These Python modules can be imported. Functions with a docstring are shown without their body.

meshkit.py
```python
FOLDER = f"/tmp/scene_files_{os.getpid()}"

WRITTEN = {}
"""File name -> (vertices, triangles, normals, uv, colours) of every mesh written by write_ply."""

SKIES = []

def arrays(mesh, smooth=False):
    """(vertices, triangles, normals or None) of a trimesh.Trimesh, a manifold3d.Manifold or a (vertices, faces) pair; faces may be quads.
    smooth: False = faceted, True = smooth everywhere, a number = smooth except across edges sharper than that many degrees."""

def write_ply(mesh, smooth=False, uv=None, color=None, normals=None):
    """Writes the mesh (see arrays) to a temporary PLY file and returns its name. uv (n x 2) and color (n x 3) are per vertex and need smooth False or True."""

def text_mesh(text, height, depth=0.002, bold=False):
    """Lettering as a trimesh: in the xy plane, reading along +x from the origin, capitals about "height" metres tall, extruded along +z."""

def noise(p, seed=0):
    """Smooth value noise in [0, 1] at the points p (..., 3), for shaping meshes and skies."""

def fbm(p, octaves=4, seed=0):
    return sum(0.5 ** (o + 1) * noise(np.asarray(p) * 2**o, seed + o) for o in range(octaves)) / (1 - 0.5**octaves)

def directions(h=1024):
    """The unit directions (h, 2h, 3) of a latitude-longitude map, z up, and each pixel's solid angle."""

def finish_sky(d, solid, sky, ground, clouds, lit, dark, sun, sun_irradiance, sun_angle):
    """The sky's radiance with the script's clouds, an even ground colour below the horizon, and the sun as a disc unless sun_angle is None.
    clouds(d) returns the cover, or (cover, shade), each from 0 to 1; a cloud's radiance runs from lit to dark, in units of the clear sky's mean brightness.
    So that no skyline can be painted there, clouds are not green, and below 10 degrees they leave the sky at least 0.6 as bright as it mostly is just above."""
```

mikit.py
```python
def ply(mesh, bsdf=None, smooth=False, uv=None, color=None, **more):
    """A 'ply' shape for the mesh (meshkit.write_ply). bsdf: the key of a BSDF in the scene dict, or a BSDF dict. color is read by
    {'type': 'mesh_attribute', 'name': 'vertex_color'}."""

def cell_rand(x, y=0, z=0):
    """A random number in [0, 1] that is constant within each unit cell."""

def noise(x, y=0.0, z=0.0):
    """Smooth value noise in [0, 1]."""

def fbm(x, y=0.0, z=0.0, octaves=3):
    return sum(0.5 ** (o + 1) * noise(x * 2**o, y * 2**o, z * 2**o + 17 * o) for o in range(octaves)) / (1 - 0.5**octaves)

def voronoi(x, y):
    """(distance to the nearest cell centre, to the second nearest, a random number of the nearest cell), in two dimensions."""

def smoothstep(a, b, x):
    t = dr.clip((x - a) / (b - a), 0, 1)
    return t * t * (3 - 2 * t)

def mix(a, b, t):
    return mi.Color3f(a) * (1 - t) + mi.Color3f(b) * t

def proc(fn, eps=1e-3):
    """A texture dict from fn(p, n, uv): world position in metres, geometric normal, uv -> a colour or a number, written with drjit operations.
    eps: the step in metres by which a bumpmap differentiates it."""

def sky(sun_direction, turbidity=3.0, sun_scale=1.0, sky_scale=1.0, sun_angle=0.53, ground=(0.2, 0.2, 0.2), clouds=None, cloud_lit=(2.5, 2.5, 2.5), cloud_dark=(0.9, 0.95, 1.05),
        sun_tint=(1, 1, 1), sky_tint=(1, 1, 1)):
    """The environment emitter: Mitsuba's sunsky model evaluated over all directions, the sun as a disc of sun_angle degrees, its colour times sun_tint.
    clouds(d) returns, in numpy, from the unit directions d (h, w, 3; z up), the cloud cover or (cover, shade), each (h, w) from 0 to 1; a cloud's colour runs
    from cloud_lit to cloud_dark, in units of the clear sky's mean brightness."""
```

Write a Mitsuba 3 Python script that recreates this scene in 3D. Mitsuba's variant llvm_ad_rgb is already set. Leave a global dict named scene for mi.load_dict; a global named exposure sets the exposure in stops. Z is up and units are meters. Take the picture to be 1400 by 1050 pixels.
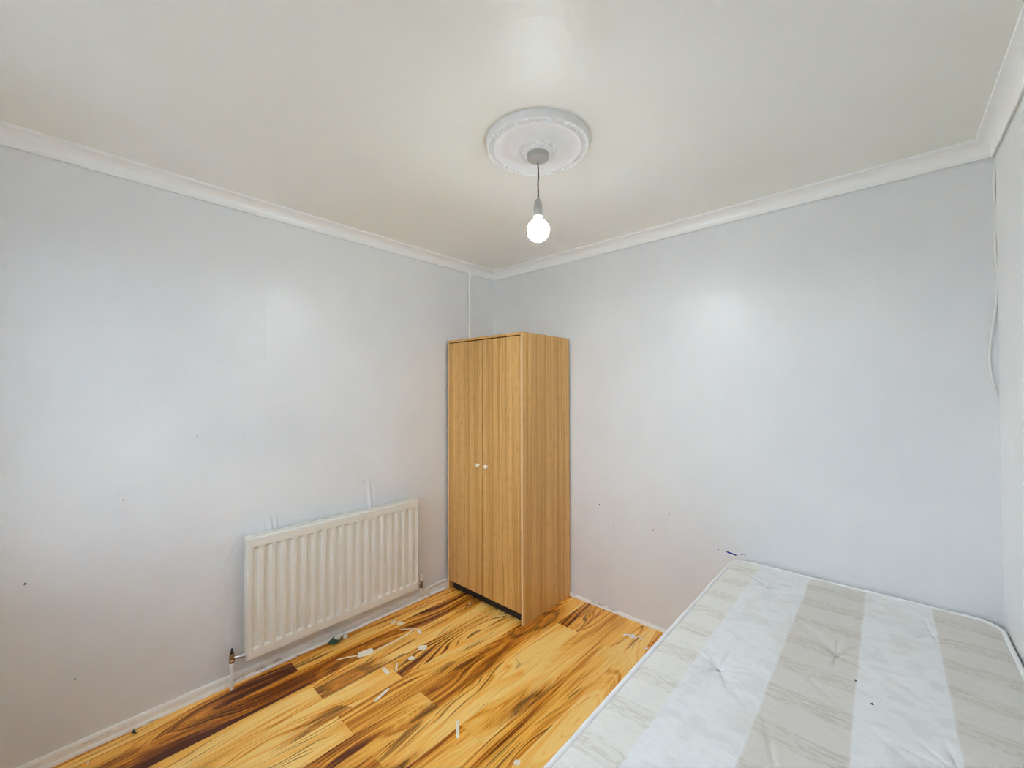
import math
import numpy as np
import trimesh
import drjit as dr
import mitsuba as mi
import mikit
import meshkit
from mikit import proc, noise, fbm, smoothstep, mix, cell_rand

T = mi.ScalarTransform4f
scene, labels = {}, {}

# ------------------------------------------------------------------ camera, sky, exposure
H, WR, LR = 2.40, 2.718, 2.75            # room height, width (x), length (-y)
CAM = np.array([2.3945, -2.4396, 1.4335])
yaw, pitch, roll, focal = -0.7340, 0.0140, -0.0024, 566.87
fwd = np.array([math.sin(yaw) * math.cos(pitch), math.cos(yaw) * math.cos(pitch), math.sin(pitch)])
r0 = np.array([math.cos(yaw), -math.sin(yaw), 0.0])
u0 = np.cross(r0, fwd)
up = -r0 * math.sin(roll) + u0 * math.cos(roll)
scene['camera'] = {
    'type': 'perspective', 'fov': 2 * math.degrees(math.atan(700 / focal)), 'fov_axis': 'x', 'near_clip': 0.01, 'far_clip': 200.0,
    'to_world': T().look_at(origin=CAM.tolist(), target=(CAM + fwd).tolist(), up=up.tolist()),
}
scene['sky'] = mikit.sky([0.3, 0.75, 0.55], turbidity=4.0, sun_scale=0.0, sky_scale=5.2, ground=(0.3, 0.3, 0.3),
                         clouds=lambda d: np.full(d.shape[:2], 0.8), cloud_lit=(1.42, 1.6, 1.80), cloud_dark=(1.06, 1.2, 1.36))
scene['sky']['sampling_weight'] = 0.2
exposure = 2.56
BULB_DOWN, BULB_UP = 46.0, 2.4          # radiance of the lamp's globe and of its upper collar
BULB_TINT = (0.905, 1.0, 1.065)


# ------------------------------------------------------------------ helpers
def lab(key, label=None, category=None, group=None, kind=None):
    d = labels.setdefault(key, {})
    for k, v in (('label', label), ('category', category), ('group', group), ('kind', kind)):
        if v:
            d[k] = v
    return key


def free(name):
    if name not in scene and not any(k.startswith(name + '__') for k in scene) and name not in labels:
        return name
    i = 1
    while True:
        k = f'{name}_{i:03d}'
        if k not in scene and not any(q.startswith(k + '__') for q in scene) and k not in labels:
            return k
        i += 1


def put(name, mesh, bsdf, smooth=False, parent=None, **kw):
    key = free((parent + '__' if parent else '') + name)
    scene[key] = mikit.ply(mesh, bsdf, smooth=smooth, **kw)
    return key


def thing(name, label, category, group=None):
    return lab(free(name), label, category, group)


def cat(*ms):
    return trimesh.util.concatenate(list(ms))


def box(x0, x1, y0, y1, z0, z1, c=0.0):
    if c <= 0:
        m = trimesh.creation.box([x1 - x0, y1 - y0, z1 - z0])
        m.apply_translation([(x0 + x1) / 2, (y0 + y1) / 2, (z0 + z1) / 2])
        return m
    p = []
    for sx in (0, 1):
        for sy in (0, 1):
            for sz in (0, 1):
                X, Y, Z = (x0, x1)[sx], (y0, y1)[sy], (z0, z1)[sz]
                dx, dy, dz = (c, -c)[sx], (c, -c)[sy], (c, -c)[sz]
                p += [(X + dx, Y + dy, Z), (X + dx, Y, Z + dz), (X, Y + dy, Z + dz)]
    return trimesh.convex.convex_hull(np.array(p))


def lathe(profile, n=48, center=(0, 0, 0), axis='z'):
    """profile: (radius, height) pairs, bottom to top or any open curve."""
    pr = np.array(profile, float)
    a = np.arange(n) * 2 * np.pi / n
    v = np.stack([pr[:, None, 0] * np.cos(a), pr[:, None, 0] * np.sin(a), np.broadcast_to(pr[:, None, 1], (len(pr), n))], -1).reshape(-1, 3)
    i, j = np.meshgrid(np.arange(len(pr) - 1), np.arange(n), indexing='ij')
    q = np.stack([i * n + j, i * n + (j + 1) % n, (i + 1) * n + (j + 1) % n, (i + 1) * n + j], -1).reshape(-1, 4)
    f = np.vstack([q[:, [0, 1, 2]], q[:, [0, 2, 3]]])
    m = trimesh.Trimesh(v, f, process=True)
    m.update_faces(m.nondegenerate_faces())
    m.fix_normals()
    if axis == 'x':
        m.apply_transform(trimesh.transformations.rotation_matrix(np.pi / 2, [0, 1, 0]))
    if axis == 'y':
        m.apply_transform(trimesh.transformations.rotation_matrix(np.pi / 2, [1, 0, 0]))
    m.apply_translation(center)
    return m


def tube(path, r, sides=12, closed=False, flat=1.0):
    p = np.array(path, float)
    n = len(p)
    t = (np.roll(p, -1, 0) - np.roll(p, 1, 0)) if closed else np.gradient(p, axis=0)
    t /= np.linalg.norm(t, axis=1, keepdims=True)
    ref = np.array([0, 0, 1.0]) if abs(t[:, 2]).mean() < 0.7 else np.array([0, 1.0, 0])
    a = np.cross(t, ref)
    a /= np.linalg.norm(a, axis=1, keepdims=True)
    b = np.cross(t, a)
    ang = np.arange(sides) * 2 * np.pi / sides
    rr = np.broadcast_to(r, (n,))[:, None, None]
    v = p[:, None] + rr * (np.cos(ang)[None, :, None] * a[:, None] + flat * np.sin(ang)[None, :, None] * b[:, None])
    v = v.reshape(-1, 3)
    m = n if closed else n - 1
    i, j = np.meshgrid(np.arange(m), np.arange(sides), indexing='ij')
    i2 = (i + 1) % n
    q = np.stack([i * sides + j, i * sides + (j + 1) % sides, i2 * sides + (j + 1) % sides, i2 * sides + j], -1).reshape(-1, 4)
    f = np.vstack([q[:, [0, 1, 2]], q[:, [0, 2, 3]]])
    if not closed:
        c0, c1 = len(v), len(v) + 1
        v = np.vstack([v, p[0], p[-1]])
        k = np.arange(sides)
        f = np.vstack([f, np.stack([k * 0 + c0, (k + 1) % sides, k], 1), np.stack([k * 0 + c1, (n - 1) * sides + k, (n - 1) * sides + (k + 1) % sides], 1)])
    m_ = trimesh.Trimesh(v, f, process=False)
    m_.fix_normals()
    return m_


def spline(pts, n=40):
    from scipy.interpolate import CubicSpline
    pts = np.array(pts, float)
    s = np.r_[0, np.cumsum(np.linalg.norm(np.diff(pts, axis=0), axis=1))]
    return CubicSpline(s, pts)(np.linspace(0, s[-1], n))


def sweep_profile(profile, mapping, ends, caps=True):
    """Extrudes an open/closed 2-D profile between mapping(p, end) for the two ends, with caps left open (they meet walls)."""
    pr = np.array(profile, float)
    n = len(pr)
    v = np.vstack([[mapping(q, e) for q in pr] for e in ends])
    j = np.arange(n)
    q = np.stack([j, (j + 1) % n, (j + 1) % n + n, j + n], 1)
    f = np.vstack([q[:, [0, 1, 2]], q[:, [0, 2, 3]]])
    m = trimesh.Trimesh(v, f, process=False)
    if not caps:
        m.fix_normals()
        return m
    m = trimesh.Trimesh(m.vertices, np.vstack([m.faces, [[0, k, k + 1] for k in range(1, n - 1)], [[n, n + k + 1, n + k] for k in range(1, n - 1)]]), process=False)
    m.fix_normals()
    return m


# ------------------------------------------------------------------ materials
def rgb(r, g, b):
    return {'type': 'rgb', 'value': [r, g, b]}


def principled(color, rough=0.5, spec=0.5, metallic=0.0, bump=None, bscale=1.0, eps=1e-3, two=True, **kw):
    if not isinstance(color, dict):
        color = rgb(*color)
    b = {'type': 'principled', 'base_color': color, 'roughness': rough, 'specular': spec, **kw}
    if metallic:
        b['metallic'] = metallic
    if bump is not None:
        b = {'type': 'bumpmap', 'tex': proc(bump, eps), 'scale': bscale, 'bsdf': b}
    return {'type': 'twosided', 'bsdf': b} if two else b


def wall_color(p, n, uv):
    s = fbm(p.x * 1.7 + 3.1, p.y * 1.7 + 7.7, p.z * 1.7, octaves=3)
    f = fbm(p.x * 9, p.y * 9, p.z * 5, octaves=2)
    return mix((0.664, 0.674, 0.676), (0.698, 0.706, 0.701), smoothstep(0.30, 0.70, s)) * (0.975 + 0.04 * f)


def wall_bump(p, n, uv):
    return 0.0006 * fbm(p.x * 130, p.y * 130, p.z * 130, octaves=2) + 0.0012 * noise(p.x * 24, p.y * 24, p.z * 24)


def ceil_color(p, n, uv):
    s = fbm(p.x * 1.3 + 13.1, p.y * 1.3 + 2.7, 0.0, octaves=3)
    return mix((0.722, 0.722, 0.658), (0.745, 0.750, 0.714), smoothstep(0.30, 0.70, s))


def ceil_bump(p, n, uv):
    return 0.0011 * fbm(p.x * 190, p.y * 190, 0.0, octaves=2) + 0.001 * noise(p.x * 30, p.y * 30)


PW, PL = 0.1465, 1.24                     # plank width and length


def floor_color(p, n, uv):
    row = dr.floor(p.x / PW)
    odd = row - 2 * dr.floor(row / 2)
    end = p.y + 1.585 - odd * 0.329
    col = dr.floor(end / PL)
    r1, r2, r3 = cell_rand(row, col, 3), cell_rand(row, col, 7), cell_rand(row, col, 11)
    u = p.y + 9.0 * r1                     # along the grain
    v = p.x + 0.37 * r2                    # across it
    n1 = fbm(v * 3.6, u * 0.95, 7 * r3, octaves=2)
    n2 = noise(v * 9.0 + 40, u * 2.4, 5 * r3)
    n3 = noise(v * 30.0, u * 6.0, 2.0)
    h = v * 13.0 + 6.0 * n1 + 1.5 * n2 + 0.35 * n3   # contour field: cathedral figure and swirls
    g1 = noise(h * 1.15, 3.3 + 2 * r3)
    g2 = noise(h * 4.5, 1.7)
    g4 = noise(h * 15.0, u * 1.1, 6.1)
    g3 = fbm(v * 170.0 + 6 * n2, u * 5.0, 3.0, octaves=2)
    big = noise(v * 4.0, u * 1.6, 31.0)
    ln = 1 - dr.abs(2 * noise(h * 5.0, u * 0.7, 12.0) - 1)          # thin dark contour lines
    ln = ln * ln * ln * ln * smoothstep(0.42, 0.66, noise(v * 7.0, u * 1.9, 17.0))
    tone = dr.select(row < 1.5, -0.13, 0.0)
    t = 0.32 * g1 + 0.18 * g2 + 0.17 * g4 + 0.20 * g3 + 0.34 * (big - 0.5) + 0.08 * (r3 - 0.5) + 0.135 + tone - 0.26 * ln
    c = mix((0.085, 0.016, 0.002), (0.34, 0.095, 0.007), smoothstep(0.18, 0.33, t))
    c = mix(c, (0.66, 0.270, 0.024), smoothstep(0.30, 0.42, t))
    c = mix(c, (0.90, 0.500, 0.085), smoothstep(0.41, 0.54, t))
    c = mix(c, (0.98, 0.690, 0.225), smoothstep(0.54, 0.72, t))
    # knots and dark figured patches
    d, _, which = mikit.voronoi((v + 0.04 * n2) * 3.0, u * 1.15)
    d = d + 0.24 * (n2 - 0.5) + 0.10 * (n3 - 0.5) + 0.10 * (g3 - 0.5)
    on = smoothstep(0.38, 0.44, which)
    k = (1 - smoothstep(0.10, 0.30, d)) * on
    ring = 0.7 * noise(d * 30.0 + 5.0 * n1, 2.0) + 0.3 * g3
    c = mix(c, mix((0.06, 0.009, 0.001), (0.62, 0.230, 0.022), smoothstep(0.28, 0.66, ring)), 0.88 * k)
    fl = smoothstep(0.66, 0.80, noise(h * 11.0, u * 4.0, 21.0)) * smoothstep(0.46, 0.70, noise(v * 9, u * 2.2, 4.0))
    return mix(c, (0.12, 0.026, 0.002), 0.75 * fl) * mi.Color3f(0.97, 0.90, 0.88)


def oak_color(p, n, uv):
    a = p.x * 1.0 + p.y * 1.31 + 5.3
    w = 0.010 * noise(a * 9, p.z * 1.4) + 0.004 * noise(a * 30, p.z * 5)
    s = fbm((a + w) * 34, p.z * 0.5, 1.0, octaves=3)
    f = fbm((a + w) * 300, p.z * 8.0, 4.0, octaves=2)
    fig = noise((a + 2.2 * w) * 75, 8.0)
    c = mix((0.500, 0.290, 0.098), (0.630, 0.405, 0.165), smoothstep(0.25, 0.70, s))
    c = mix(c, (0.70, 0.475, 0.225), 0.5 * smoothstep(0.55, 0.85, fig))
    c = c * (0.90 + 0.20 * f)
    pore = smoothstep(0.70, 0.84, noise((a + w) * 420, p.z * 16, 2.0))
    return mix(c, (0.36, 0.19, 0.06), 0.40 * pore) * mi.Color3f(1.0, 0.89, 0.70)


def ticking(p, n, uv):
    x, y = p.x + 0.004 * (noise(p.x * 3, p.y * 7) - 0.5), p.y
    wov = fbm(x * 60, y * 230, 0.0, octaves=2)
    mot = fbm(x * 22, y * 34, 3.0, octaves=3)
    a = smoothstep(1.919, 1.921, x) * (1 - smoothstep(2.119, 2.121, x)) + smoothstep(2.319, 2.321, x) * (1 - smoothstep(2.519, 2.521, x))
    band = y / 0.172 + 0.12 + 0.05 * noise(x * 12, y * 4)
    bt = band - dr.floor(band)
    inb = smoothstep(0.02, 0.08, bt) * (1 - smoothstep(0.42, 0.5, bt))
    lines = smoothstep(0.44, 0.66, fbm(x * 48 + 4 * noise(x * 20, y * 40), y * 190, 9.0, octaves=2))
    beige = mix((0.745, 0.725, 0.680), (0.560, 0.520, 0.440), inb * (0.12 + 0.45 * lines))
    mid = smoothstep(2.11, 2.13, x)
    beige = beige * mix((1.06, 1.06, 1.05), (0.93, 0.915, 0.90), mid)
    white = mix((0.805, 0.812, 0.802), (0.705, 0.710, 0.695), 0.55 * smoothstep(0.46, 0.72, mot))
    c = mix(beige, white, a) * (0.95 + 0.09 * wov)
    edge = dr.exp(-dr.square((x - 1.92) / 0.004)) + dr.exp(-dr.square((x - 2.12) / 0.004)) + dr.exp(-dr.square((x - 2.32) / 0.004)) + dr.exp(-dr.square((x - 2.52) / 0.004))
    c = mix(c, (0.80, 0.81, 0.81), 0.5 * dr.minimum(edge, 1))
    st = smoothstep(0.62, 0.80, fbm(x * 7 + 5, y * 5, 1.0, octaves=3))
    return mix(c, (0.64, 0.60, 0.47), 0.22 * st) * 0.87


def ticking_bump(p, n, uv):
    return 0.0010 * fbm(p.x * 30, p.y * 90, 0.0, octaves=3) + 0.0004 * noise(p.x * 420, p.y * 420)


def dirt_white(p, n, uv):
    s = fbm(p.x * 40, p.y * 22, p.z * 60, octaves=3)
    return mix((0.78, 0.76, 0.71), (0.42, 0.35, 0.27), 0.75 * smoothstep(0.56, 0.74, s) * (1 - smoothstep(0.02, 0.05, p.z)))


scene['wall_paint'] = principled(proc(wall_color), 0.36, 0.5, bump=wall_bump, bscale=1.0)
scene['ceiling_paint'] = principled(proc(ceil_color), 0.44, 0.5, bump=ceil_bump, bscale=1.0)
scene['gloss_white'] = principled((0.77, 0.77, 0.75), 0.32)
scene['plaster_white'] = principled((0.76, 0.765, 0.765), 0.34)
scene['skirting_paint'] = principled(proc(dirt_white), 0.35)
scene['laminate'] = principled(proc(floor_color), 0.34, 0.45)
scene['subfloor'] = principled((0.05, 0.025, 0.01), 0.8)
scene['oak_foil'] = principled(proc(oak_color), 0.36, 0.45)
scene['oak_edge'] = principled((0.66, 0.44, 0.24), 0.45)
scene['dark_board'] = principled((0.018, 0.011, 0.007), 0.7)
scene['knob_white'] = principled((0.86, 0.80, 0.66), 0.22)
scene['radiator_enamel'] = principled((0.675, 0.655, 0.590), 0.28)
scene['brass'] = principled((0.42, 0.30, 0.17), 0.35, metallic=1.0)
scene['chrome'] = principled((0.62, 0.61, 0.60), 0.22, metallic=1.0)
scene['dull_metal'] = principled((0.20, 0.19, 0.18), 0.35, metallic=1.0)
scene['black_plastic'] = principled((0.015, 0.015, 0.018), 0.4)
scene['lamp_plastic'] = principled((0.40, 0.39, 0.36), 0.4)
scene['grey_cord'] = principled((0.16, 0.155, 0.15), 0.5)
scene['mattress_ticking'] = principled(proc(ticking), 0.75, 0.3, bump=ticking_bump, bscale=1.0)
scene['mattress_tape'] = principled((0.74, 0.745, 0.74), 0.6, 0.3)
scene['tuft_thread'] = principled((0.50, 0.50, 0.48), 0.7, 0.2)
scene['base_fabric'] = principled((0.72, 0.70, 0.66), 0.8, 0.2)
scene['paper'] = principled((0.82, 0.76, 0.62), 0.7)
scene['wood_chip'] = principled((0.80, 0.66, 0.42), 0.7)
scene['plaster_crumb'] = principled((0.80, 0.78, 0.74), 0.8)
scene['cable_white'] = principled((0.72, 0.72, 0.69), 0.45)
scene['ink_blue'] = principled((0.03, 0.04, 0.26), 0.6)
scene['speck_dark'] = principled((0.05, 0.05, 0.06), 0.7)
scene['foil_grey'] = principled((0.55, 0.58, 0.55), 0.35)
scene['foil_green'] = principled((0.03, 0.07, 0.045), 0.4)
scene['window_glass'] = {'type': 'thindielectric', 'int_ior': 1.5}
scene['frame_white'] = principled((0.80, 0.80, 0.79), 0.3)


# ------------------------------------------------------------------ room shell
def relief_wall(nu, nz, umax, place, relief):
    """A wall face as a displaced grid: u along the wall, z up; place(u, z, d) -> xyz, d the relief into the room."""
    u, z = np.meshgrid(np.linspace(0, umax, nu), np.linspace(0, H, nz), indexing='ij')
    v = place(u, z, relief(u, z)).reshape(-1, 3)
    i, j = np.meshgrid(np.arange(nu - 1), np.arange(nz - 1), indexing='ij')
    q = np.stack([i * nz + j, (i + 1) * nz + j, (i + 1) * nz + j + 1, i * nz + j + 1], -1).reshape(-1, 4)
    return v, np.vstack([q[:, [0, 1, 2]], q[:, [0, 2, 3]]])


def seg(u, z, a, b):
    """distance to a segment and the position along it"""
    a, b = np.array(a), np.array(b)
    d = b - a
    t = np.clip(((u - a[0]) * d[0] + (z - a[1]) * d[1]) / (d @ d), 0, 1)
    return np.hypot(u - a[0] - t * d[0], z - a[1] - t * d[1]), t


def left_relief(u, z):                   # u = -y
    p = np.stack([u * 1.2, z * 1.2, u * 0 + 5], -1)
    d = 0.004 * (meshkit.fbm(p, 3, 4) - 0.5)
    # paper seams
    for uu, lo, hi, k in ((1.701, 1.55, 2.12, 0.0012), (2.19, 0.75, 1.5, 0.0006)):
        w = np.clip((z - lo) / 0.05, 0, 1) * np.clip((hi - z) / 0.05, 0, 1)
        d += k * w * np.where((u > uu) & (u < uu + 0.05), 1 - (u - uu) / 0.05, 0)
    # creases rising from the radiator
    for (a, b, hgt, wd) in (((1.118, 0.90), (1.105, 0.67), 0.010, 0.010), ((1.145, 0.84), (1.135, 0.68), 0.004, 0.008), ((1.085, 0.86), (1.06, 0.67), 0.003, 0.007),
                            ((1.068, 0.80), (1.035, 0.68), 0.003, 0.008), ((1.69, 0.83), (1.665, 0.70), 0.004, 0.010), ((1.655, 0.80), (1.64, 0.70), 0.003, 0.007),
                            ((1.71, 0.77), (1.70, 0.70), 0.003, 0.008)):
        dist, t = seg(u, z, a, b)
        d += hgt * np.exp(-(dist / wd) ** 2) * np.clip(t * 1.3, 0.0, 1)
    # wrinkled, blistered lining paper low on the wall
    rng = np.random.default_rng(5)
    for cu, cz, n, ln in ((2.03, 0.47, 9, 0.10), (2.18, 0.40, 5, 0.12), (1.93, 0.50, 5, 0.10), (1.98, 0.66, 6, 0.12), (1.87, 0.74, 5, 0.07), (2.2, 0.68, 4, 0.1)):
        for _ in range(n):
            x0, y0 = cu + rng.normal(0, 0.06), cz + rng.normal(0, 0.05)
            an = rng.uniform(2.2, 2.9)
            L = ln * rng.uniform(0.4, 1)
            dist, t = seg(u, z, (x0, y0), (x0 + L * math.cos(an), y0 + L * math.sin(an)))
            d += rng.uniform(0.0006, 0.0016) * np.exp(-(dist / 0.006) ** 2) * np.sin(np.pi * np.clip(t, 0.02, 0.98))
    # edge of an old paper layer beside the radiator
    edge = 1.86 + 0.012 * (meshkit.noise(np.stack([z * 22, z * 0, z * 0], -1)) - 0.5) + np.clip(z - 0.60, 0, 0.2) * -0.5
    d += 0.0025 * np.clip((u - edge) / 0.008, 0, 1) * np.clip((0.74 - z) / 0.03, 0, 1) * np.clip((z - 0.1) / 0.05, 0, 1) * np.clip((2.3 - u) / 0.4, 0, 1)
    for (uu, zz, r, k) in ((1.376, 1.82, 0.010, 0.002), (1.95, 1.62, 0.012, 0.0015), (1.56, 1.64, 0.012, 0.001)):
        d += k * np.exp(-((u - uu) ** 2 / (r * 0.5) ** 2 + (z - zz) ** 2 / (r * 1.6) ** 2))
    fade = np.clip((H - z) / 0.1, 0, 1) * np.clip(u / 0.05, 0, 1)
    return d * fade


def back_relief(u, z):                   # u = x
    p = np.stack([u * 1.3, z * 1.3, u * 0 + 11], -1)
    d = 0.004 * (meshkit.fbm(p, 3, 9) - 0.5)
    for (a, b, hgt, wd) in (((1.585, 1.735), (1.64, 1.715), 0.0007, 0.005), ((1.70, 1.76), (1.755, 1.775), 0.0005, 0.005), ((1.70, 1.76), (1.715, 1.745), 0.0005, 0.004),
                            ((1.755, 1.775), (1.76, 1.79), 0.0005, 0.004), ((1.865, 1.775), (1.875, 1.76), 0.0009, 0.005), ((1.86, 1.885), (1.875, 1.880), 0.001, 0.005)):
        dist, t = seg(u, z, a, b)
        d += hgt * np.exp(-(dist / wd) ** 2)
    fade = np.clip((H - z) / 0.1, 0, 1) * np.clip(u / 0.05, 0, 1) * np.clip((WR - u) / 0.05, 0, 1)
    return d * fade


def slab_behind(grid, outer):
    return cat(trimesh.Trimesh(*grid, process=False), outer)


TH = 0.14
v, f = relief_wall(560, 480, LR, lambda u, z, d: np.stack([d, -u, z], -1), left_relief)
lab(put('wall_left', (v, f), 'wall_paint', smooth=True), kind='structure')
v, f = relief_wall(540, 480, WR, lambda u, z, d: np.stack([u, -d, z], -1), back_relief)
lab(put('wall_back', (v, f), 'wall_paint', smooth=True), kind='structure')
lab(put('wall_right', box(WR, WR + TH, -LR - TH, TH, 0, H), 'wall_paint'), kind='structure')
# front wall (behind the camera) with an unseen window added to let in fill daylight
WX0, WX1, WZ0, WZ1 = 0.35, 2.35, 0.85, 2.15
fy0, fy1 = -LR - TH, -LR
front = cat(box(-TH, WX0, fy0, fy1, 0, H), box(WX1, WR, fy0, fy1, 0, H), box(WX0, WX1, fy0, fy1, 0, WZ0), box(WX0, WX1, fy0, fy1, WZ1, H))
lab(put('wall_front', front, 'wall_paint'), kind='structure')
ymid = -LR - 0.07
fw = 0.05
frame = cat(box(WX0, WX0 + fw, ymid - .03, ymid + .03, WZ0, WZ1, .004), box(WX1 - fw, WX1, ymid - .03, ymid + .03, WZ0, WZ1, .004),
            box(WX0 + fw, WX1 - fw, ymid - .03, ymid + .03, WZ0, WZ0 + fw, .004), box(WX0 + fw, WX1 - fw, ymid - .03, ymid + .03, WZ1 - fw, WZ1, .004),
            *[box(m - .025, m + .025, ymid - .025, ymid + .025, WZ0 + fw, WZ1 - fw, .004) for m in (1.02, 1.68)])
win = lab('added_window_1', kind='structure')
put('frame', frame, 'frame_white', parent=win)
for a, b in ((WX0 + fw, .995), (1.045, 1.655), (1.705, WX1 - fw)):
    pane = trimesh.Trimesh([[a, ymid, WZ0 + fw], [b, ymid, WZ0 + fw], [b, ymid, WZ1 - fw], [a, ymid, WZ1 - fw]], [[0, 1, 2], [0, 2, 3]], process=False)
    put('pane', pane, 'window_glass', parent=win)
put('sill', box(WX0 - .04, WX1 + .04, -LR - .02, -LR + .09, WZ0 - .025, WZ0, .005), 'frame_white', parent=win)

ceil = box(-TH, WR + TH, -LR - TH, TH, H, H + 0.1)
lab(put('ceiling', ceil, 'ceiling_paint'), kind='structure')

# floor: dark underlay slab, laminate planks laid on it as pieces
lab(put('floor', box(-TH, WR + TH, -LR - TH, TH, -0.06, -0.009), 'subfloor'), kind='structure')
row = 0
while row * PW < WR:
    x0, x1 = row * PW, min((row + 1) * PW, WR)
    off = -1.585 + (0.329 if row % 2 else 0.0)
    cuts = [c for c in (off - PL, off, off + PL) if -LR < c < 0]
    ys = [-LR] + cuts + [0.0]
    for a, b in zip(ys[:-1], ys[1:]):
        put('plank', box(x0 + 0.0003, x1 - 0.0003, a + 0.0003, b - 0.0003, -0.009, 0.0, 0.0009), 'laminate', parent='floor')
    row += 1

# cornice: cove moulding, mitred along the four walls
DROP, PROJ = 0.0685, 0.0566
arc = [(PROJ - 0.007 - (PROJ - 0.0175) * math.sin(t), -0.012 - (DROP - 0.022) * (1 - math.cos(t))) for t in np.linspace(0, math.pi / 2, 22)]
cove = [(0.0, -DROP + 0.008), (0.0, 0.0), (PROJ, 0.0), (PROJ, -0.0105), (PROJ - 0.007, -0.0120)] + arc + [(0.0105, -DROP + 0.009), (0.0105, -DROP + 0.001), (0.0095, -DROP), (0.0070, -DROP), (0.0040, -DROP + 0.008), (0.0010, -DROP + 0.008)]


def cornice(which):
    def mp(q, e):
        o, z = q
        if which == 1:
            return (o, (-o if e == 0 else -LR + o), H + z)
        if which == 2:
            return ((o if e == 0 else WR - o), -o, H + z)
        if which == 3:
            return (WR - o, (-o if e == 0 else -LR + o), H + z)
        return ((o if e == 0 else WR - o), -LR + o, H + z)
    return sweep_profile(cove, mp, (0, 1), caps=False)


for k in (1, 2, 3, 4):
    lab(put(f'trim_{k}', cornice(k), 'gloss_white'), kind='structure')

# skirtings
sk = [(0, 0), (0.020, 0), (0.0195, 0.006), (0.016, 0.012), (0.013, 0.016), (0.013, 0.034), (0.011, 0.042), (0.006, 0.047), (0, 0.048)]
lab(put('baseboard_left', sweep_profile(sk, lambda q, e: (q[0], (-0.02, -LR)[e], q[1]), (0, 1)), 'skirting_paint', smooth=35), kind='structure')
sb = [(0, 0), (0.016, 0), (0.015, 0.006), (0.011, 0.012), (0.005, 0.016), (0, 0.017)]
lab(put('baseboard_back', sweep_profile(sb, lambda q, e: ((0.02, WR)[e], -q[0], q[1]), (0, 1)), 'skirting_paint', smooth=35), kind='structure')
lab(put('baseboard_right', sweep_profile(sb, lambda q, e: (WR - q[0], (-0.02, -LR)[e], q[1]), (0, 1)), 'skirting_paint', smooth=35), kind='structure')


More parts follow.
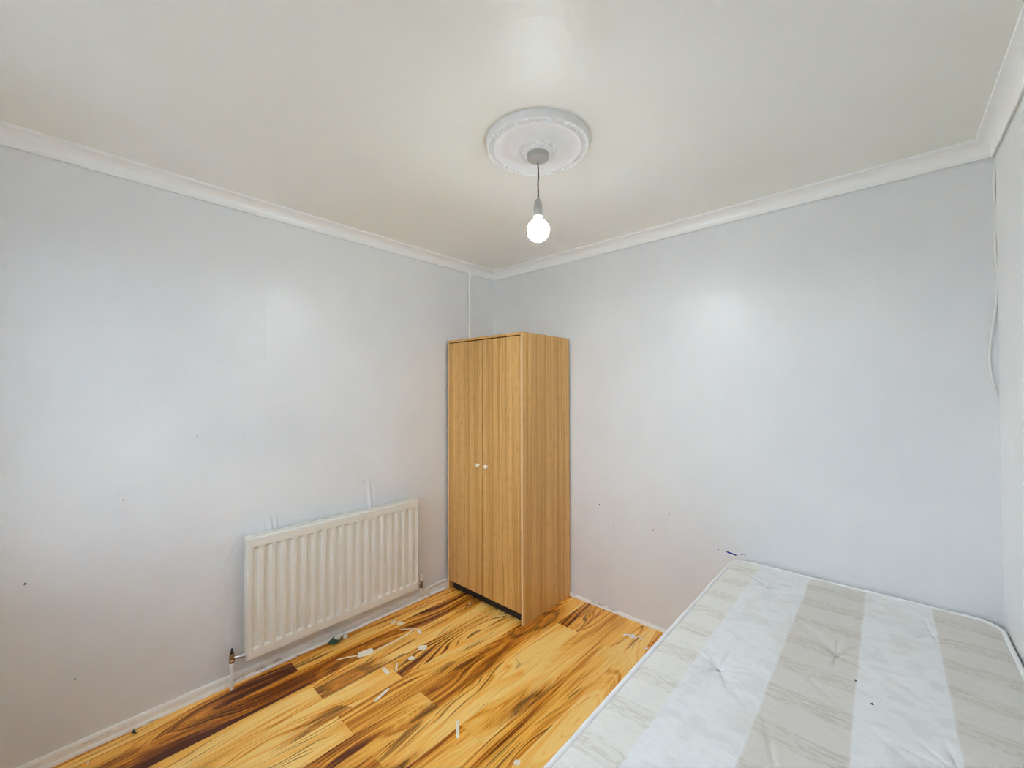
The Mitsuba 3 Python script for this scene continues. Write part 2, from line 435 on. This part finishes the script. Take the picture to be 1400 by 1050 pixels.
# small marks on the walls, thin raised blots
def blot(c, axis, r, seed, n=9, ln=1.0, ang=0.0, th=0.0016):
    rng = np.random.default_rng(seed)
    a = np.arange(n) * 2 * np.pi / n
    rr = r * rng.uniform(0.7, 1.15, n)
    x, y = rr * np.cos(a) * ln, rr * np.sin(a)
    x, y = x * math.cos(ang) - y * math.sin(ang), x * math.sin(ang) + y * math.cos(ang)
    from shapely.geometry import Polygon
    m = trimesh.creation.extrude_polygon(Polygon(np.stack([x, y], 1)).buffer(0), th + 0.003, engine='earcut')
    v = np.array(m.vertices)
    d = v[:, 2] - 0.003
    if axis == 'back':
        w = np.stack([c[0] + v[:, 0], -d - c[2], c[1] + v[:, 1]], 1)
    else:
        w = np.stack([d + c[2], c[0] - v[:, 0], c[1] + v[:, 1]], 1)
    m = trimesh.Trimesh(w, m.faces, process=False)
    m.fix_normals()
    return m


def bd(x, z):
    return float(back_relief(np.array([x]), np.array([z]))[0])


def ld(y, z):
    return float(left_relief(np.array([-y]), np.array([z]))[0])


for i, (x, z, r, ln, an) in enumerate(((1.705, 0.560, 0.004, 1.0, 0), (1.770, 0.556, 0.0048, 6.5, -0.12), (1.822, 0.563, 0.003, 1.6, 0), (1.836, 0.565, 0.003, 1.0, 0))):
    put('pen_mark', blot((x, z, bd(x, z)), 'back', r, 50 + i, ln=ln, ang=an), 'ink_blue', parent='wall_back')
for i, (x, z, r) in enumerate(((0.975, 0.670, 0.0035), (1.34, 0.583, 0.004), (1.076, 0.556, 0.003), (1.44, 0.70, 0.002))):
    put('speck', blot((x, z, bd(x, z)), 'back', r, 70 + i), 'speck_dark', parent='wall_back')
for i, (y, z, r) in enumerate(((-2.502, 0.714, 0.004), (-2.234, 0.972, 0.0025), (-1.983, 1.221, 0.003), (-2.369, 0.294, 0.003), (-1.79, 1.2, 0.002), (-1.15, 0.87, 0.003))):
    put('speck', blot((y, z, ld(y, z)), 'left', r, 90 + i), 'speck_dark', parent='wall_left')

# ------------------------------------------------------------------ wardrobe
w = thing('wardrobe', 'tall oak effect two-door wardrobe standing in the corner of the room', 'wardrobe')
X0, X1, YF, YB, WH = 0.030, 0.747, -0.5157, -0.016, 1.790
t = 0.016
put('side_panel', cat(box(X0, X0 + t, YF, YB, 0, WH - t, .0008)), 'oak_foil', parent=w)
put('side_panel', cat(box(X1 - t, X1, YF, YB, 0, WH, .0008)), 'oak_foil', parent=w)
put('edge_strip', box(X0 + .0005, X0 + t - .0005, YF - .0008, YF, 0, WH - t), 'oak_edge', parent=w)
put('edge_strip', box(X1 - t + .0005, X1 - .0005, YF - .0008, YF, 0, WH - t), 'oak_edge', parent=w)
put('top_panel', box(X0, X1 - t, YF, YB, WH - t, WH, .0008), 'oak_foil', parent=w)
put('back_panel', box(X0 + t, X1 - t, YB - .004, YB, 0.05, WH - t), 'dark_board', parent=w)
put('bottom_panel', box(X0 + t, X1 - t, YF + .02, YB - .004, 0.072, 0.088), 'dark_board', parent=w)
put('shade_strip', box(X0 + t, X1 - t, -0.474, -0.462, 0, 0.072), 'dark_board', parent=w)  # near-black strip standing in for the shade under the doors
GX = 0.3905
dz0, dz1 = 0.066, WH - t - 0.006
for k, (a, b, kx) in enumerate(((X0 + t + .002, GX - .0024, 0.3585), (GX + .0024, X1 - t - .002, 0.4385))):
    d = put('door', box(a, b, YF + .001, YF + .017, dz0, dz1, .0008), 'oak_foil', parent=w)
    prof = [(0.0, -0.027), (0.0085, -0.0265), (0.0125, -0.024), (0.0135, -0.020), (0.012, -0.016), (0.0075, -0.012), (0.006, -0.006), (0.0075, 0.0), (0.0, 0.0)]
    kb = lathe([(r, -h) for r, h in prof], 20, (0, 0, 0), 'y')
    kb.apply_translation([kx, YF + .001, 0.928])
    lab(put('knob', kb, 'knob_white', smooth=50, parent=d), 'cream white round knob')

# ------------------------------------------------------------------ radiator
rad = thing('radiator', 'long cream ribbed panel radiator low on the left wall', 'radiator')
RY0, RY1, RZ0, RZ1, RX = -1.7985, -0.8085, 0.122, 0.711, 0.092
ys = np.unique(np.round(np.r_[np.arange(RY0, RY1, 0.00285), RY0 + np.array([0, .001, .002, .004, .006]), RY1 - np.array([0, .001, .002, .004, .006])], 5))
zs = np.unique(np.round(np.r_[np.linspace(RZ0, RZ0 + .012, 8), np.arange(RZ0 + .014, 0.215, 0.003), np.linspace(0.215, 0.62, 18), np.arange(0.622, RZ1 - .012, 0.003), np.linspace(RZ1 - .012, RZ1, 8)], 5))
Yg, Zg = np.meshgrid(ys, zs, indexing='ij')
dep = np.zeros_like(Yg)
edge_d = np.minimum(np.minimum(Yg - RY0, RY1 - Yg), np.minimum(Zg - RZ0, RZ1 - Zg))
dep -= 0.007 * (1 - np.sqrt(1 - (1 - np.clip(edge_d / 0.007, 0, 1)) ** 2))
fw_, fz0, fz1 = 0.0355, 0.168, 0.666
for k in range(19):
    c = -1.7787 + 0.0513 * k + fw_ / 2
    hx, hz = fw_ / 2, (fz1 - fz0) / 2
    rc = 0.010
    qx, qz = np.abs(Yg - c) - (hx - rc), np.abs(Zg - (fz0 + fz1) / 2) - (hz - rc)
    sd = np.hypot(np.maximum(qx, 0), np.maximum(qz, 0)) + np.minimum(np.maximum(qx, qz), 0) - rc
    s = np.clip(-sd / 0.0095, 0, 1)
    dep -= 0.0140 * s * s * (3 - 2 * s)


def sheet(xfront, xback, dep):
    ny, nz = Yg.shape
    v = np.stack([xfront + dep, Yg, Zg], -1).reshape(-1, 3)
    i, j = np.meshgrid(np.arange(ny - 1), np.arange(nz - 1), indexing='ij')
    q = np.stack([i * nz + j, (i + 1) * nz + j, (i + 1) * nz + j + 1, i * nz + j + 1], -1).reshape(-1, 4)
    f = np.vstack([q[:, [0, 1, 2]], q[:, [0, 2, 3]]])
    m = trimesh.Trimesh(v, f, process=False)
    return cat(m, box(xback, xfront - 0.0165, ys[0], ys[-1], zs[0], zs[-1]),
               cat(box(xback, xfront - 0.0068, ys[0], ys[0] + .001, zs[0], zs[-1]), box(xback, xfront - 0.0068, ys[-1] - .001, ys[-1], zs[0], zs[-1]),
                   box(xback, xfront - 0.0068, ys[0], ys[-1], zs[0], zs[0] + .001), box(xback, xfront - 0.0068, ys[0], ys[-1], zs[-1] - .001, zs[-1])))


put('front_panel', sheet(RX, RX - .024, dep), 'radiator_enamel', smooth=40, parent=rad)
back = cat(box(0.034, 0.046, RY0, RY1, RZ0 + .002, RZ1 + .002, .005))
put('back_panel', back, 'radiator_enamel', smooth=30, parent=rad)
for yy in (RY0 + .012, RY1 - .042):
    for zz in (RZ0 + .012, RZ1 - .04):
        put('connector', box(0.045, 0.070, yy, yy + .03, zz, zz + .028, .003), 'radiator_enamel', parent=rad)
for yy in (-1.60, -1.02):
    put('bracket', box(0.005, 0.036, yy, yy + .03, 0.20, 0.62, .002), 'radiator_enamel', parent=rad)
# left lockshield valve with bare spindle
vy, vx = -1.852, 0.05
lv = put('valve', lathe([(0, .128), (.011, .128), (.0125, .131), (.0125, .140), (.010, .143), (.010, .150), (.0115, .153), (.0115, .166), (.009, .171), (0, .171)], 20, (vx, vy, 0)), 'brass', smooth=30, parent=rad)
lab(lv, 'brass lockshield valve with a black spindle')
put('spindle', lathe([(0, .170), (.0075, .170), (.0065, .180), (.0045, .184), (.0045, .193), (.003, .196), (0, .196)], 16, (vx, vy, 0)), 'black_plastic', smooth=30, parent=lv)
put('tail', cat(tube([(vx + .004, vy + .008, .150), (vx + .014, -1.822, .151), (vx + .017, -1.812, .152)], .0062, 14), tube([(vx + .015, -1.822, .151), (vx + .018, -1.797, .152)], .0095, 6)), 'chrome', smooth=40, parent=lv)
# right valve with its pale cap
vy2, vx2 = -0.772, 0.066
rv = put('valve', lathe([(0, .110), (.011, .110), (.012, .114), (.012, .124), (.0095, .127), (.0095, .140), (.0115, .143), (.0115, .154), (0, .154)], 20, (vx2, vy2, 0)), 'dull_metal', smooth=30, parent=rad)
lab(rv, 'dark metal valve with a pale cap')
put('cap', lathe([(0, .154), (.0115, .154), (.0115, .158), (.0105, .160), (.0100, .196), (.008, .200), (0, .200)], 20, (vx2, vy2, 0)), 'gloss_white', smooth=40, parent=rv)
put('tail', tube([(vx2, vy2 - .006, .143), (vx2, -0.7905, .145), (vx2, RY1 - .004, .147)], .0085, 14), 'chrome', smooth=40, parent=rv)

# pipes
hp = thing('heating_pipe', 'short white painted pipe rising from the floor to the brass radiator valve', 'pipe')
put('tube', tube([(vx, vy, -0.002), (vx, vy, .06), (vx, vy, .117)], .0078, 16), 'gloss_white', smooth=40, parent=hp)
put('nut', lathe([(0, .112), (.0115, .112), (.0118, .114), (.0118, .127), (.0112, .1285), (0, .1285)], 6, (vx, vy, 0)), 'gloss_white', parent=hp)
hp = thing('heating_pipe', 'white painted pipe bending from the right radiator valve along the skirting behind the wardrobe', 'pipe')
put('tube', tube(spline([(vx2, vy2, .112), (vx2, vy2 + .002, .085), (.045, vy2 + .02, .066), (.026, vy2 + .075, .064), (.0205, vy2 + .14, .066), (.0205, -.60, .067), (.0205, -.518, .068)], 50), .0078, 14), 'gloss_white', smooth=40, parent=hp)
hp = thing('heating_pipe', 'pale pipe running along the floor edge under the radiator', 'pipe')
put('tube', tube([(.030, -1.72, .012), (.031, -1.3, .012), (.030, -.85, .012), (.030, -.55, .012)], .0085, 14), 'skirting_paint', smooth=40, parent=hp)
hp = thing('heating_pipe', 'thin white vertical pipe in the corner above the wardrobe', 'pipe')
put('tube', tube([(.0155, -.290, .10), (.0155, -.290, 1.2), (.0165, -.291, 2.0), (.0165, -.292, 2.338), (.0165, -.292, 2.352)], .0075, 16), 'gloss_white', smooth=40, parent=hp)
put('clip', cat(box(.004, .016, -.303, -.279, 2.187, 2.197, .002), lathe([(.0078, 2.185), (.0105, 2.185), (.0105, 2.199), (.0078, 2.199)], 16, (.0165, -.2915, 0))), 'gloss_white', smooth=30, parent=hp)
put('collar', lathe([(.0076, 2.328), (.013, 2.328), (.013, 2.352), (.0076, 2.352)], 16, (.0165, -.292, 0)), 'gloss_white', smooth=30, parent=hp)

# ------------------------------------------------------------------ ceiling rose and pendant lamp
RCX, RCY = 1.392, -1.176
rose = thing('ceiling_rose', 'round white moulded plaster ceiling rose above the hanging bulb', 'ceiling rose')
prof = [(.2014, 0), (.2014, -.004), (.1985, -.010), (.1975, -.024), (.1965, -.0275), (.193, -.0295), (.1905, -.0255), (.188, -.0225), (.176, -.0225), (.1738, -.0275), (.170, -.0305), (.166, -.029), (.162, -.0245),
        (.150, -.0170), (.135, -.0120), (.120, -.0110), (.108, -.0135), (.098, -.0190), (.092, -.0255), (.087, -.0305), (.084, -.0325), (.082, -.0360), (.078, -.0375), (.075, -.0355), (.070, -.0350), (.056, -.0375), (.052, -.0440), (.050, -.0485), (0, -.0485)]
put('moulding', lathe([(r, H + h) for r, h in prof], 120, (RCX, RCY, 0)), 'plaster_white', smooth=40, parent=rose)


def ring_of(n, r, z, mesh):
    out = []
    for k in range(n):
        a = 2 * np.pi * k / n
        m = mesh.copy()
        m.apply_transform(trimesh.transformations.rotation_matrix(a, [0, 0, 1]))
        m.apply_translation([RCX + r * math.cos(a), RCY + r * math.sin(a), z])
        out.append(m)
    return cat(*out)


bead = trimesh.creation.icosphere(1, 1.0)
bead.apply_scale([.0066, .0036, .0058])
lab(put('bead_border', ring_of(60, .182, H - .0258, bead), 'plaster_white', smooth=True, parent=rose), kind='stuff')
leaf = trimesh.creation.icosphere(1, 1.0)
leaf.apply_scale([.0110, .0040, .0060])
lab(put('leaf_border', ring_of(30, .064, H - .0365, leaf), 'plaster_white', smooth=True, parent=rose), kind='stuff')

BX, BY = 1.394, -1.176
pend = thing('pendant_light', 'bare glowing bulb hanging on a dark cord from the ceiling rose', 'pendant light')
put('ceiling_cup', lathe([(.0, 2.3515), (.0440, 2.3515), (.0440, 2.349), (.0425, 2.337), (.0405, 2.334), (.034, 2.331), (.012, 2.327), (.008, 2.325), (.0065, 2.318), (.0, 2.318)], 48, (BX, BY, 0)), 'lamp_plastic', smooth=30, parent=pend)
put('cord', tube([(BX, BY, 2.320), (BX + .0012, BY + .001, 2.27), (BX - .0005, BY, 2.23), (BX + .0008, BY, 2.20), (BX, BY, 2.170)], .0034, 10), 'grey_cord', smooth=True, parent=pend)
put('lamp_holder', lathe([(0, 2.178), (.006, 2.178), (.010, 2.174), (.0145, 2.162), (.0165, 2.148), (.0165, 2.1445), (.0150, 2.1435), (.0150, 2.1415), (.0172, 2.140), (.0172, 2.120), (.0165, 2.117), (.0185, 2.1165), (.0185, 2.109), (.014, 2.108), (0, 2.108)], 32, (BX, BY, 0)), 'lamp_plastic', smooth=30, parent=pend)
globe_r, globe_z = .044, 2.0540
bulb = pend + '__bulb'
scene[bulb] = {'type': 'sphere', 'center': [BX, BY, globe_z], 'radius': globe_r, 'bsdf': {'type': 'ref', 'id': 'frame_white'},
               'emitter': {'type': 'area', 'radiance': rgb(*[BULB_DOWN * q for q in BULB_TINT]), 'sampling_weight': 1.0}}
gz = globe_z
upp = [((globe_r + .0008) * math.cos(q), gz + .001 + (globe_r + .0008) * math.sin(q)) for q in np.linspace(0.0, math.radians(62), 10)] + [(.0185, gz + .045), (.0158, gz + .054), (0, gz + .054)]
coll = put('bulb_collar', lathe(upp, 40, (BX, BY, 0)), 'frame_white', smooth=30, parent=pend)
scene[coll]['emitter'] = {'type': 'area', 'radiance': rgb(*[BULB_UP * q for q in BULB_TINT]), 'sampling_weight': 0.25}

# ------------------------------------------------------------------ bed
base = thing('bed_base', 'low pale bed base carrying the striped single mattress', 'bed base')
MX0, MX1, MY0, MY1, MZ0, MZ1 = 1.788, 2.706, -1.930, -0.026, 0.345, 0.545
put('box', box(MX0 + .03, MX1 - .02, MY0 + .03, MY1 - .01, 0.05, MZ0, .012), 'base_fabric', smooth=30, parent=base)
for xx in (MX0 + .12, MX1 - .12):
    for yy in (MY0 + .15, MY1 - .15):
        put('foot', lathe([(0, 0), (.022, 0), (.025, .004), (.021, .03), (.024, .051), (0, .051)], 20, (xx, yy, 0)), 'black_plastic', smooth=30, parent=base)

mat = thing('mattress', 'worn cream and white striped tufted single mattress against the right wall', 'mattress')
NX, NY = 300, 560
S, Tt = np.meshgrid(np.linspace(-1, 1, NX), np.linspace(-1, 1, NY), indexing='ij')
LX, LY = (MX1 - MX0) / 2, (MY1 - MY0) / 2
cxm, cym = (MX0 + MX1) / 2, (MY0 + MY1) / 2
px, py = S * LX, Tt * LY
rc = 0.075
ax_, ay_ = np.abs(px), np.abs(py)
ca, cb = np.clip((ax_ - (LX - rc)) / rc, 0, 1), np.clip((ay_ - (LY - rc)) / rc, 0, 1)
inc = (ax_ > LX - rc) & (ay_ > LY - rc)
ax2 = np.where(inc, LX - rc + rc * ca * np.sqrt(1 - cb ** 2 / 2), ax_)
ay2 = np.where(inc, LY - rc + rc * cb * np.sqrt(1 - ca ** 2 / 2), ay_)
px, py = np.sign(px) * ax2 + cxm, np.sign(py) * ay2 + cym
qx, qy = ax2 - (LX - rc), ay2 - (LY - rc)
inner = -(np.hypot(np.maximum(qx, 0), np.maximum(qy, 0)) + np.minimum(np.maximum(qx, qy), 0) - rc)
inner = np.maximum(inner, 0)
top = MZ1 - 0.004 + 0.008 * (1 - np.exp(-inner / 0.10)) - 0.006 * np.exp(-inner / 0.012)
P3 = np.stack([px * 2.2, py * 1.6, px * 0 + 3], -1)
top += 0.006 * (meshkit.fbm(P3, 3, 21) - 0.5) * np.clip(inner / 0.1, 0, 1)
P4 = np.stack([px * 5 + 2 * py, py * 15, px * 0 + 8], -1)
top += 0.0045 * (meshkit.fbm(P4, 3, 33) - 0.5) * np.clip(inner / 0.04, 0, 1)
tufts = [(1.985, -.25), (2.51, -.284), (2.258, -.657), (1.983, -.995), (2.515, -1.03), (2.25, -1.36), (1.985, -1.66), (2.515, -1.66)]
for (tx, ty) in tufts:
    dx, dy = px - tx, py - ty
    r = np.hypot(dx, dy)
    an = np.arctan2(dy, dx)
    top -= 0.017 * np.exp(-(r / 0.020) ** 2) + 0.007 * np.exp(-(r / 0.075) ** 2)
    cre = np.maximum(0, np.cos(an * 5 + tx * 9)) ** 14 + 0.8 * np.maximum(0, np.cos(an * 3 + ty * 7)) ** 20
    top -= 0.0065 * cre * np.exp(-((r - 0.05) / 0.055) ** 2)
# long creases
rng = np.random.default_rng(12)
for (x0, y0, x1, y1, hgt, wd) in ((2.12, -.50, 2.25, -.645, -.005, .010), (2.13, -.555, 2.33, -.70, -.004, .009), (2.0, -1.02, 2.12, -1.17, -.004, .009), (1.99, -1.06, 2.0, -1.2, -.003, .008), (2.10, -.40, 2.13, -.62, -.004, .008),
                                  (2.32, -.98, 2.56, -1.15, -.004, .012), (2.13, -1.12, 2.2, -1.32, -.004, .008), (2.36, -.66, 2.5, -.80, -.004, .014), (2.40, -.30, 2.5, -.285, -.004, .008), (2.53, -.28, 2.62, -.22, -.003, .008),
                                  (2.53, -.29, 2.66, -.27, -.003, .008), (1.93, -.92, 1.98, -.99, -.004, .006), (2.03, -.88, 1.99, -.98, -.004, .006), (2.13, -.80, 2.32, -.99, -.003, .012), (2.12, -.95, 2.32, -1.08, -.003, .010)):
    dist, tt = seg(px, py, (x0, y0), (x1, y1))
    top += hgt * np.exp(-(dist / wd) ** 2) * np.sin(np.pi * np.clip(tt, .03, .97))
for _ in range(90):
    x0, y0 = rng.uniform(1.82, 2.68), rng.uniform(-1.85, -.06)
    an = rng.normal(-0.35, 0.25)
    L = rng.uniform(.05, .16)
    dist, tt = seg(px, py, (x0, y0), (x0 + L * math.cos(an), y0 + L * math.sin(an)))
    top += rng.uniform(-.0022, .0012) * np.exp(-(dist / .006) ** 2) * np.sin(np.pi * np.clip(tt, .03, .97))
# loop of the border for sides and piping
ii = [(i, 0) for i in range(NX)] + [(NX - 1, j) for j in range(1, NY)] + [(i, NY - 1) for i in range(NX - 2, -1, -1)] + [(0, j) for j in range(NY - 2, 0, -1)]
ii = np.array(ii)
bidx = ii[:, 0] * NY + ii[:, 1]
tv = np.stack([px, py, top], -1).reshape(-1, 3)
i, j = np.meshgrid(np.arange(NX - 1), np.arange(NY - 1), indexing='ij')
q = np.stack([i * NY + j, (i + 1) * NY + j, (i + 1) * NY + j + 1, i * NY + j + 1], -1).reshape(-1, 4)
tf = np.vstack([q[:, [0, 1, 2]], q[:, [0, 2, 3]]])
loop = tv[bidx]
nb = len(loop)
cen = np.array([cxm, cym])
tang = np.roll(loop, -1, 0)[:, :2] - np.roll(loop, 1, 0)[:, :2]
nrm = np.stack([tang[:, 1], -tang[:, 0]], 1)
nrm /= np.linalg.norm(nrm, axis=1, keepdims=True)
rows, faces = [tv], [tf]
prev, basei = bidx, len(tv)
for hh in np.linspace(0, 1, 9)[1:]:
    bulge = 0.004 * math.sin(math.pi * hh)
    rows.append(np.c_[loop[:, :2] + nrm * bulge, loop[:, 2] * (1 - hh) + MZ0 * hh])
    cur = basei + np.arange(nb)
    a, b, c, d = prev, np.roll(prev, -1), np.roll(cur, -1), cur
    faces.append(np.stack([a, d, c], 1))
    faces.append(np.stack([a, c, b], 1))
    prev, basei = cur, basei + nb
rows.append(np.array([[cxm, cym, MZ0]]))
faces.append(np.stack([prev * 0 + basei, np.roll(prev, -1), prev], 1))
put('body', (np.vstack(rows), np.vstack(faces)), 'mattress_ticking', smooth=50, parent=mat)
wob = 0.0022 * (meshkit.fbm(np.c_[loop[:, :2] * 9, loop[:, 2:] * 0], 2, 3)[:, None] - 0.5)
tape = np.c_[loop[:, :2] + nrm * (wob - 0.001), loop[:, 2] + 0.0025 + 1.2 * wob[:, 0]][::2]
put('piping', tube(tape, .0078, 10, closed=True), 'mattress_tape', smooth=True, parent=mat)
tape2 = np.c_[loop[:, :2] + nrm * 0.001, loop[:, 2] * 0 + MZ0 + .006][::3]
put('piping', tube(tape2, .006, 8, closed=True), 'mattress_tape', smooth=True, parent=mat)


def topz(x, y):
    k = np.argmin((px - x) ** 2 + (py - y) ** 2)
    return float(top.reshape(-1)[k])


for k, (tx, ty) in enumerate(tufts):
    z = topz(tx, ty)
    an = 0.5 + 1.7 * k
    lp = [(tx + .009 * math.cos(a) * math.cos(an) - .0035 * math.sin(a) * math.sin(an), ty + .009 * math.cos(a) * math.sin(an) + .0035 * math.sin(a) * math.cos(an), z + .0035) for a in np.linspace(0, 2 * np.pi, 17)[:-1]]
    put('tuft', tube(lp, .0018, 6, closed=True), 'tuft_thread', smooth=True, parent=mat)
for k, (x, y, r) in enumerate(((2.316, -.803, .003), (2.356, -.892, .0035))):
    m = trimesh.creation.icosphere(1, r)
    m.apply_scale([1, 1.3, .4])
    m.apply_translation([x, y, topz(x, y) + .0012])
    put('speck', m, 'speck_dark', smooth=True, parent=mat)

# ------------------------------------------------------------------ cable in the right corner
cab = thing('cable', 'thin white loose cable hanging down the right corner of the room', 'cable')
pts = [(2.7150, -.0040, 2.280), (2.7130, -.0045, 2.24), (2.7155, -.0025, 2.15), (2.7185, .0005, 2.09), (2.7150, -.0035, 2.02), (2.7150, -.0030, 1.93), (2.7185, .0005, 1.87), (2.7160, -.0020, 1.80), (2.7130, -.0040, 1.76), (2.7040, -.0050, 1.68), (2.6960, -.0055, 1.60), (2.6940, -.0055, 1.53), (2.7000, -.0055, 1.47), (2.7110, -.0050, 1.41)]
put('wire', tube(spline(pts, 70), .0042, 10), 'cable_white', smooth=True, parent=cab)


# ------------------------------------------------------------------ litter on the floor
def flat_scrap(cx, cy, pts, th=.0012, curl=.002, seed=0):
    from shapely.geometry import Polygon
    m = trimesh.creation.extrude_polygon(Polygon(pts).buffer(0), th, engine='earcut')
    m = m.subdivide()
    v = np.array(m.vertices)
    s = max(np.ptp(v[:, 0]), np.ptp(v[:, 1]))
    v[:, 2] += .0004 + curl * ((v[:, 0] / s) ** 2 + (v[:, 1] / s) ** 2)
    v[:, 0] += cx
    v[:, 1] += cy
    m = trimesh.Trimesh(v, m.faces, process=False)
    m.fix_normals()
    return m


def sliver(a, b, wdt, bend=0.0):
    a, b = np.array(a), np.array(b)
    d = (b - a) / np.linalg.norm(b - a)
    nn = np.array([-d[1], d[0]])
    s = np.linspace(0, 1, 8)
    mid = a + (b - a) * s[:, None] + nn * (bend * np.sin(np.pi * s))[:, None]
    ww = wdt / 2 * np.clip(np.minimum(s, 1 - s) * 6 + .35, 0, 1)[:, None]
    pts = np.vstack([mid + nn * ww, (mid - nn * ww)[::-1]])
    c = pts.mean(0)
    return flat_scrap(c[0], c[1], pts - c, .0015, .001)


def quad(cx, cy, w_, h_, ang, seed):
    rng = np.random.default_rng(seed)
    p = np.array([(-w_, -h_), (0, -h_ * rng.uniform(.8, 1.2)), (w_, -h_ * rng.uniform(.7, 1)), (w_ * rng.uniform(.8, 1.1), h_), (0.1 * w_, h_ * rng.uniform(.8, 1.2)), (-w_ * rng.uniform(.7, 1), h_ * rng.uniform(.8, 1.1))]) / 2
    c, s = math.cos(ang), math.sin(ang)
    return flat_scrap(cx, cy, p @ np.array([[c, s], [-s, c]]), seed=seed)


LITTER = [
    ('paper_scrap', quad(.120, -1.016, .040, .024, 1.4, 1), 'paper', 'small torn paper scrap nearest the radiator, left of a squarish one', 'paper scrap'),
    ('paper_scrap', quad(.166, -.994, .038, .034, .4, 2), 'paper', 'small squarish paper scrap beside the right end of the radiator', 'paper scrap'),
    ('paper_scrap', quad(.464, -1.051, .050, .042, .9, 3), 'paper', 'pale square chip lying alone on the floor in front of the wardrobe', 'paper scrap'),
    ('paper_scrap', quad(.496, -1.140, .034, .030, .2, 4), 'paper', 'tiny square chip just nearer than the pale square chip', 'paper scrap'),
    ('paper_scrap', quad(.268, -1.285, .090, .050, 1.3, 5), 'paper', 'largest torn paper piece lying in front of the radiator', 'paper scrap'),
    ('wood_sliver', sliver((.212, -1.418), (.262, -1.325), .010, .006), 'wood_chip', 'thin pale sliver at the left of the largest torn paper', 'sliver'),
    ('wood_sliver', sliver((.290, -1.255), (.278, -.962), .012, -.012), 'wood_chip', 'longest pale curved sliver stretching from the large torn paper to the right', 'sliver'),
    ('wood_sliver', sliver((.215, -1.040), (.305, -.950), .008, .004), 'wood_chip', 'fine pale sliver crossing the far end of the longest sliver', 'sliver'),
    ('wood_sliver', sliver((.300, -.965), (.352, -.975), .014), 'paper', 'short upright-looking white sliver beyond the pale square chip', 'sliver'),
    ('wood_sliver', sliver((.452, -1.285), (.512, -1.290), .020), 'paper', 'short broad white sliver, left of a pair in mid floor', 'sliver'),
    ('wood_sliver', sliver((.530, -1.258), (.470, -1.215), .009), 'paper', 'short narrow white sliver, right of a pair in mid floor', 'sliver'),
    ('wood_sliver', sliver((.632, -1.438), (.605, -1.345), .014), 'paper', 'flat pale sliver beside a dark knot in the laminate', 'sliver'),
    ('wood_sliver', sliver((1.072, -1.312), (1.000, -1.250), .013), 'paper', 'white sliver nearest the camera in the foreground', 'sliver'),
    ('paper_scrap', quad(1.326, -1.231, .024, .022, .3, 8), 'paper', 'small round white dot of paper on the floor beside the mattress', 'paper scrap'),
]
for nm, m, mt, lb, ct in LITTER:
    k = put(nm, m, mt, smooth=False)
    lab(k, lb, ct, 'torn paper scraps on the laminate floor' if nm == 'paper_scrap' else 'pale slivers on the laminate floor')


def crumb(x, y, r, seed, mt, lb, nm='plaster_crumb', group=None, ct='crumb'):
    rng = np.random.default_rng(seed)
    m = trimesh.convex.convex_hull(rng.normal(size=(14, 3)))
    m.apply_scale(r / np.abs(m.vertices).max())
    m.apply_translation([x, y, -m.bounds[0][2] * 1.0])
    lab(put(nm, m, mt), lb, ct, group)


crumb(.316, -.563, .007, 21, 'plaster_crumb', 'white crumb under the left door of the wardrobe', group='white crumbs on the laminate floor')
crumb(.611, -.490, .006, 22, 'plaster_crumb', 'white crumb under the right door of the wardrobe', group='white crumbs on the laminate floor')
crumb(-.0 + .05, -2.20, .013, 23, 'speck_dark', 'dark lump of dirt on the floor against the left skirting', 'dirt_lump', ct='dirt lump')
crumb(.10, -2.335, .006, 24, 'plaster_crumb', 'white crumb at the lower left near the skirting', group='white crumbs on the laminate floor')
ORD = ('third', 'fourth', 'middle', 'farthest', 'rightmost', 'nearest', 'stray right', 'leftmost')
for k, (x, y) in enumerate(((1.262, -.175), (1.282, -.158), (1.300, -.172), (1.318, -.150), (1.338, -.158), (1.290, -.185), (1.392, -.225), (1.245, -.19))):
    rng = np.random.default_rng(40 + k)
    m = quad(x, y, rng.uniform(.014, .026), rng.uniform(.008, .014), rng.uniform(0, 3), 40 + k)
    lab(put('plaster_flake', m, 'plaster_crumb'), ORD[k] + ' pale flake in the scatter on the floor between wardrobe and mattress', 'plaster flake', 'pale flakes on the floor by the back wall')

# crumpled wrapper under the radiator
wr = thing('crumpled_wrapper', 'small crumpled dark green and silvery wrapper on the floor under the radiator', 'wrapper')


def crumple(c, size, seed, stretch=(1, 1, 1)):
    m = trimesh.creation.icosphere(2, 1.0)
    v = np.array(m.vertices)
    r = 0.45 + 1.1 * meshkit.noise(v * 2.6 + 5, seed)
    m = trimesh.Trimesh(v * r[:, None] * size * np.array(stretch), m.faces, process=False)
    m.apply_translation([c[0], c[1], c[2] - m.bounds[0][2]])
    return m


put('dark_part', crumple((.062, -1.355, .0), .022, 3, (.8, 1.5, .7)), 'foil_green', parent=wr)
put('silver_part', crumple((.070, -1.345, .014), .016, 5, (.6, 1.0, 1.0)), 'foil_grey', parent=wr)
put('silver_part', crumple((.075, -1.300, .004), .015, 8, (.7, .8, 1.0)), 'foil_grey', parent=wr)
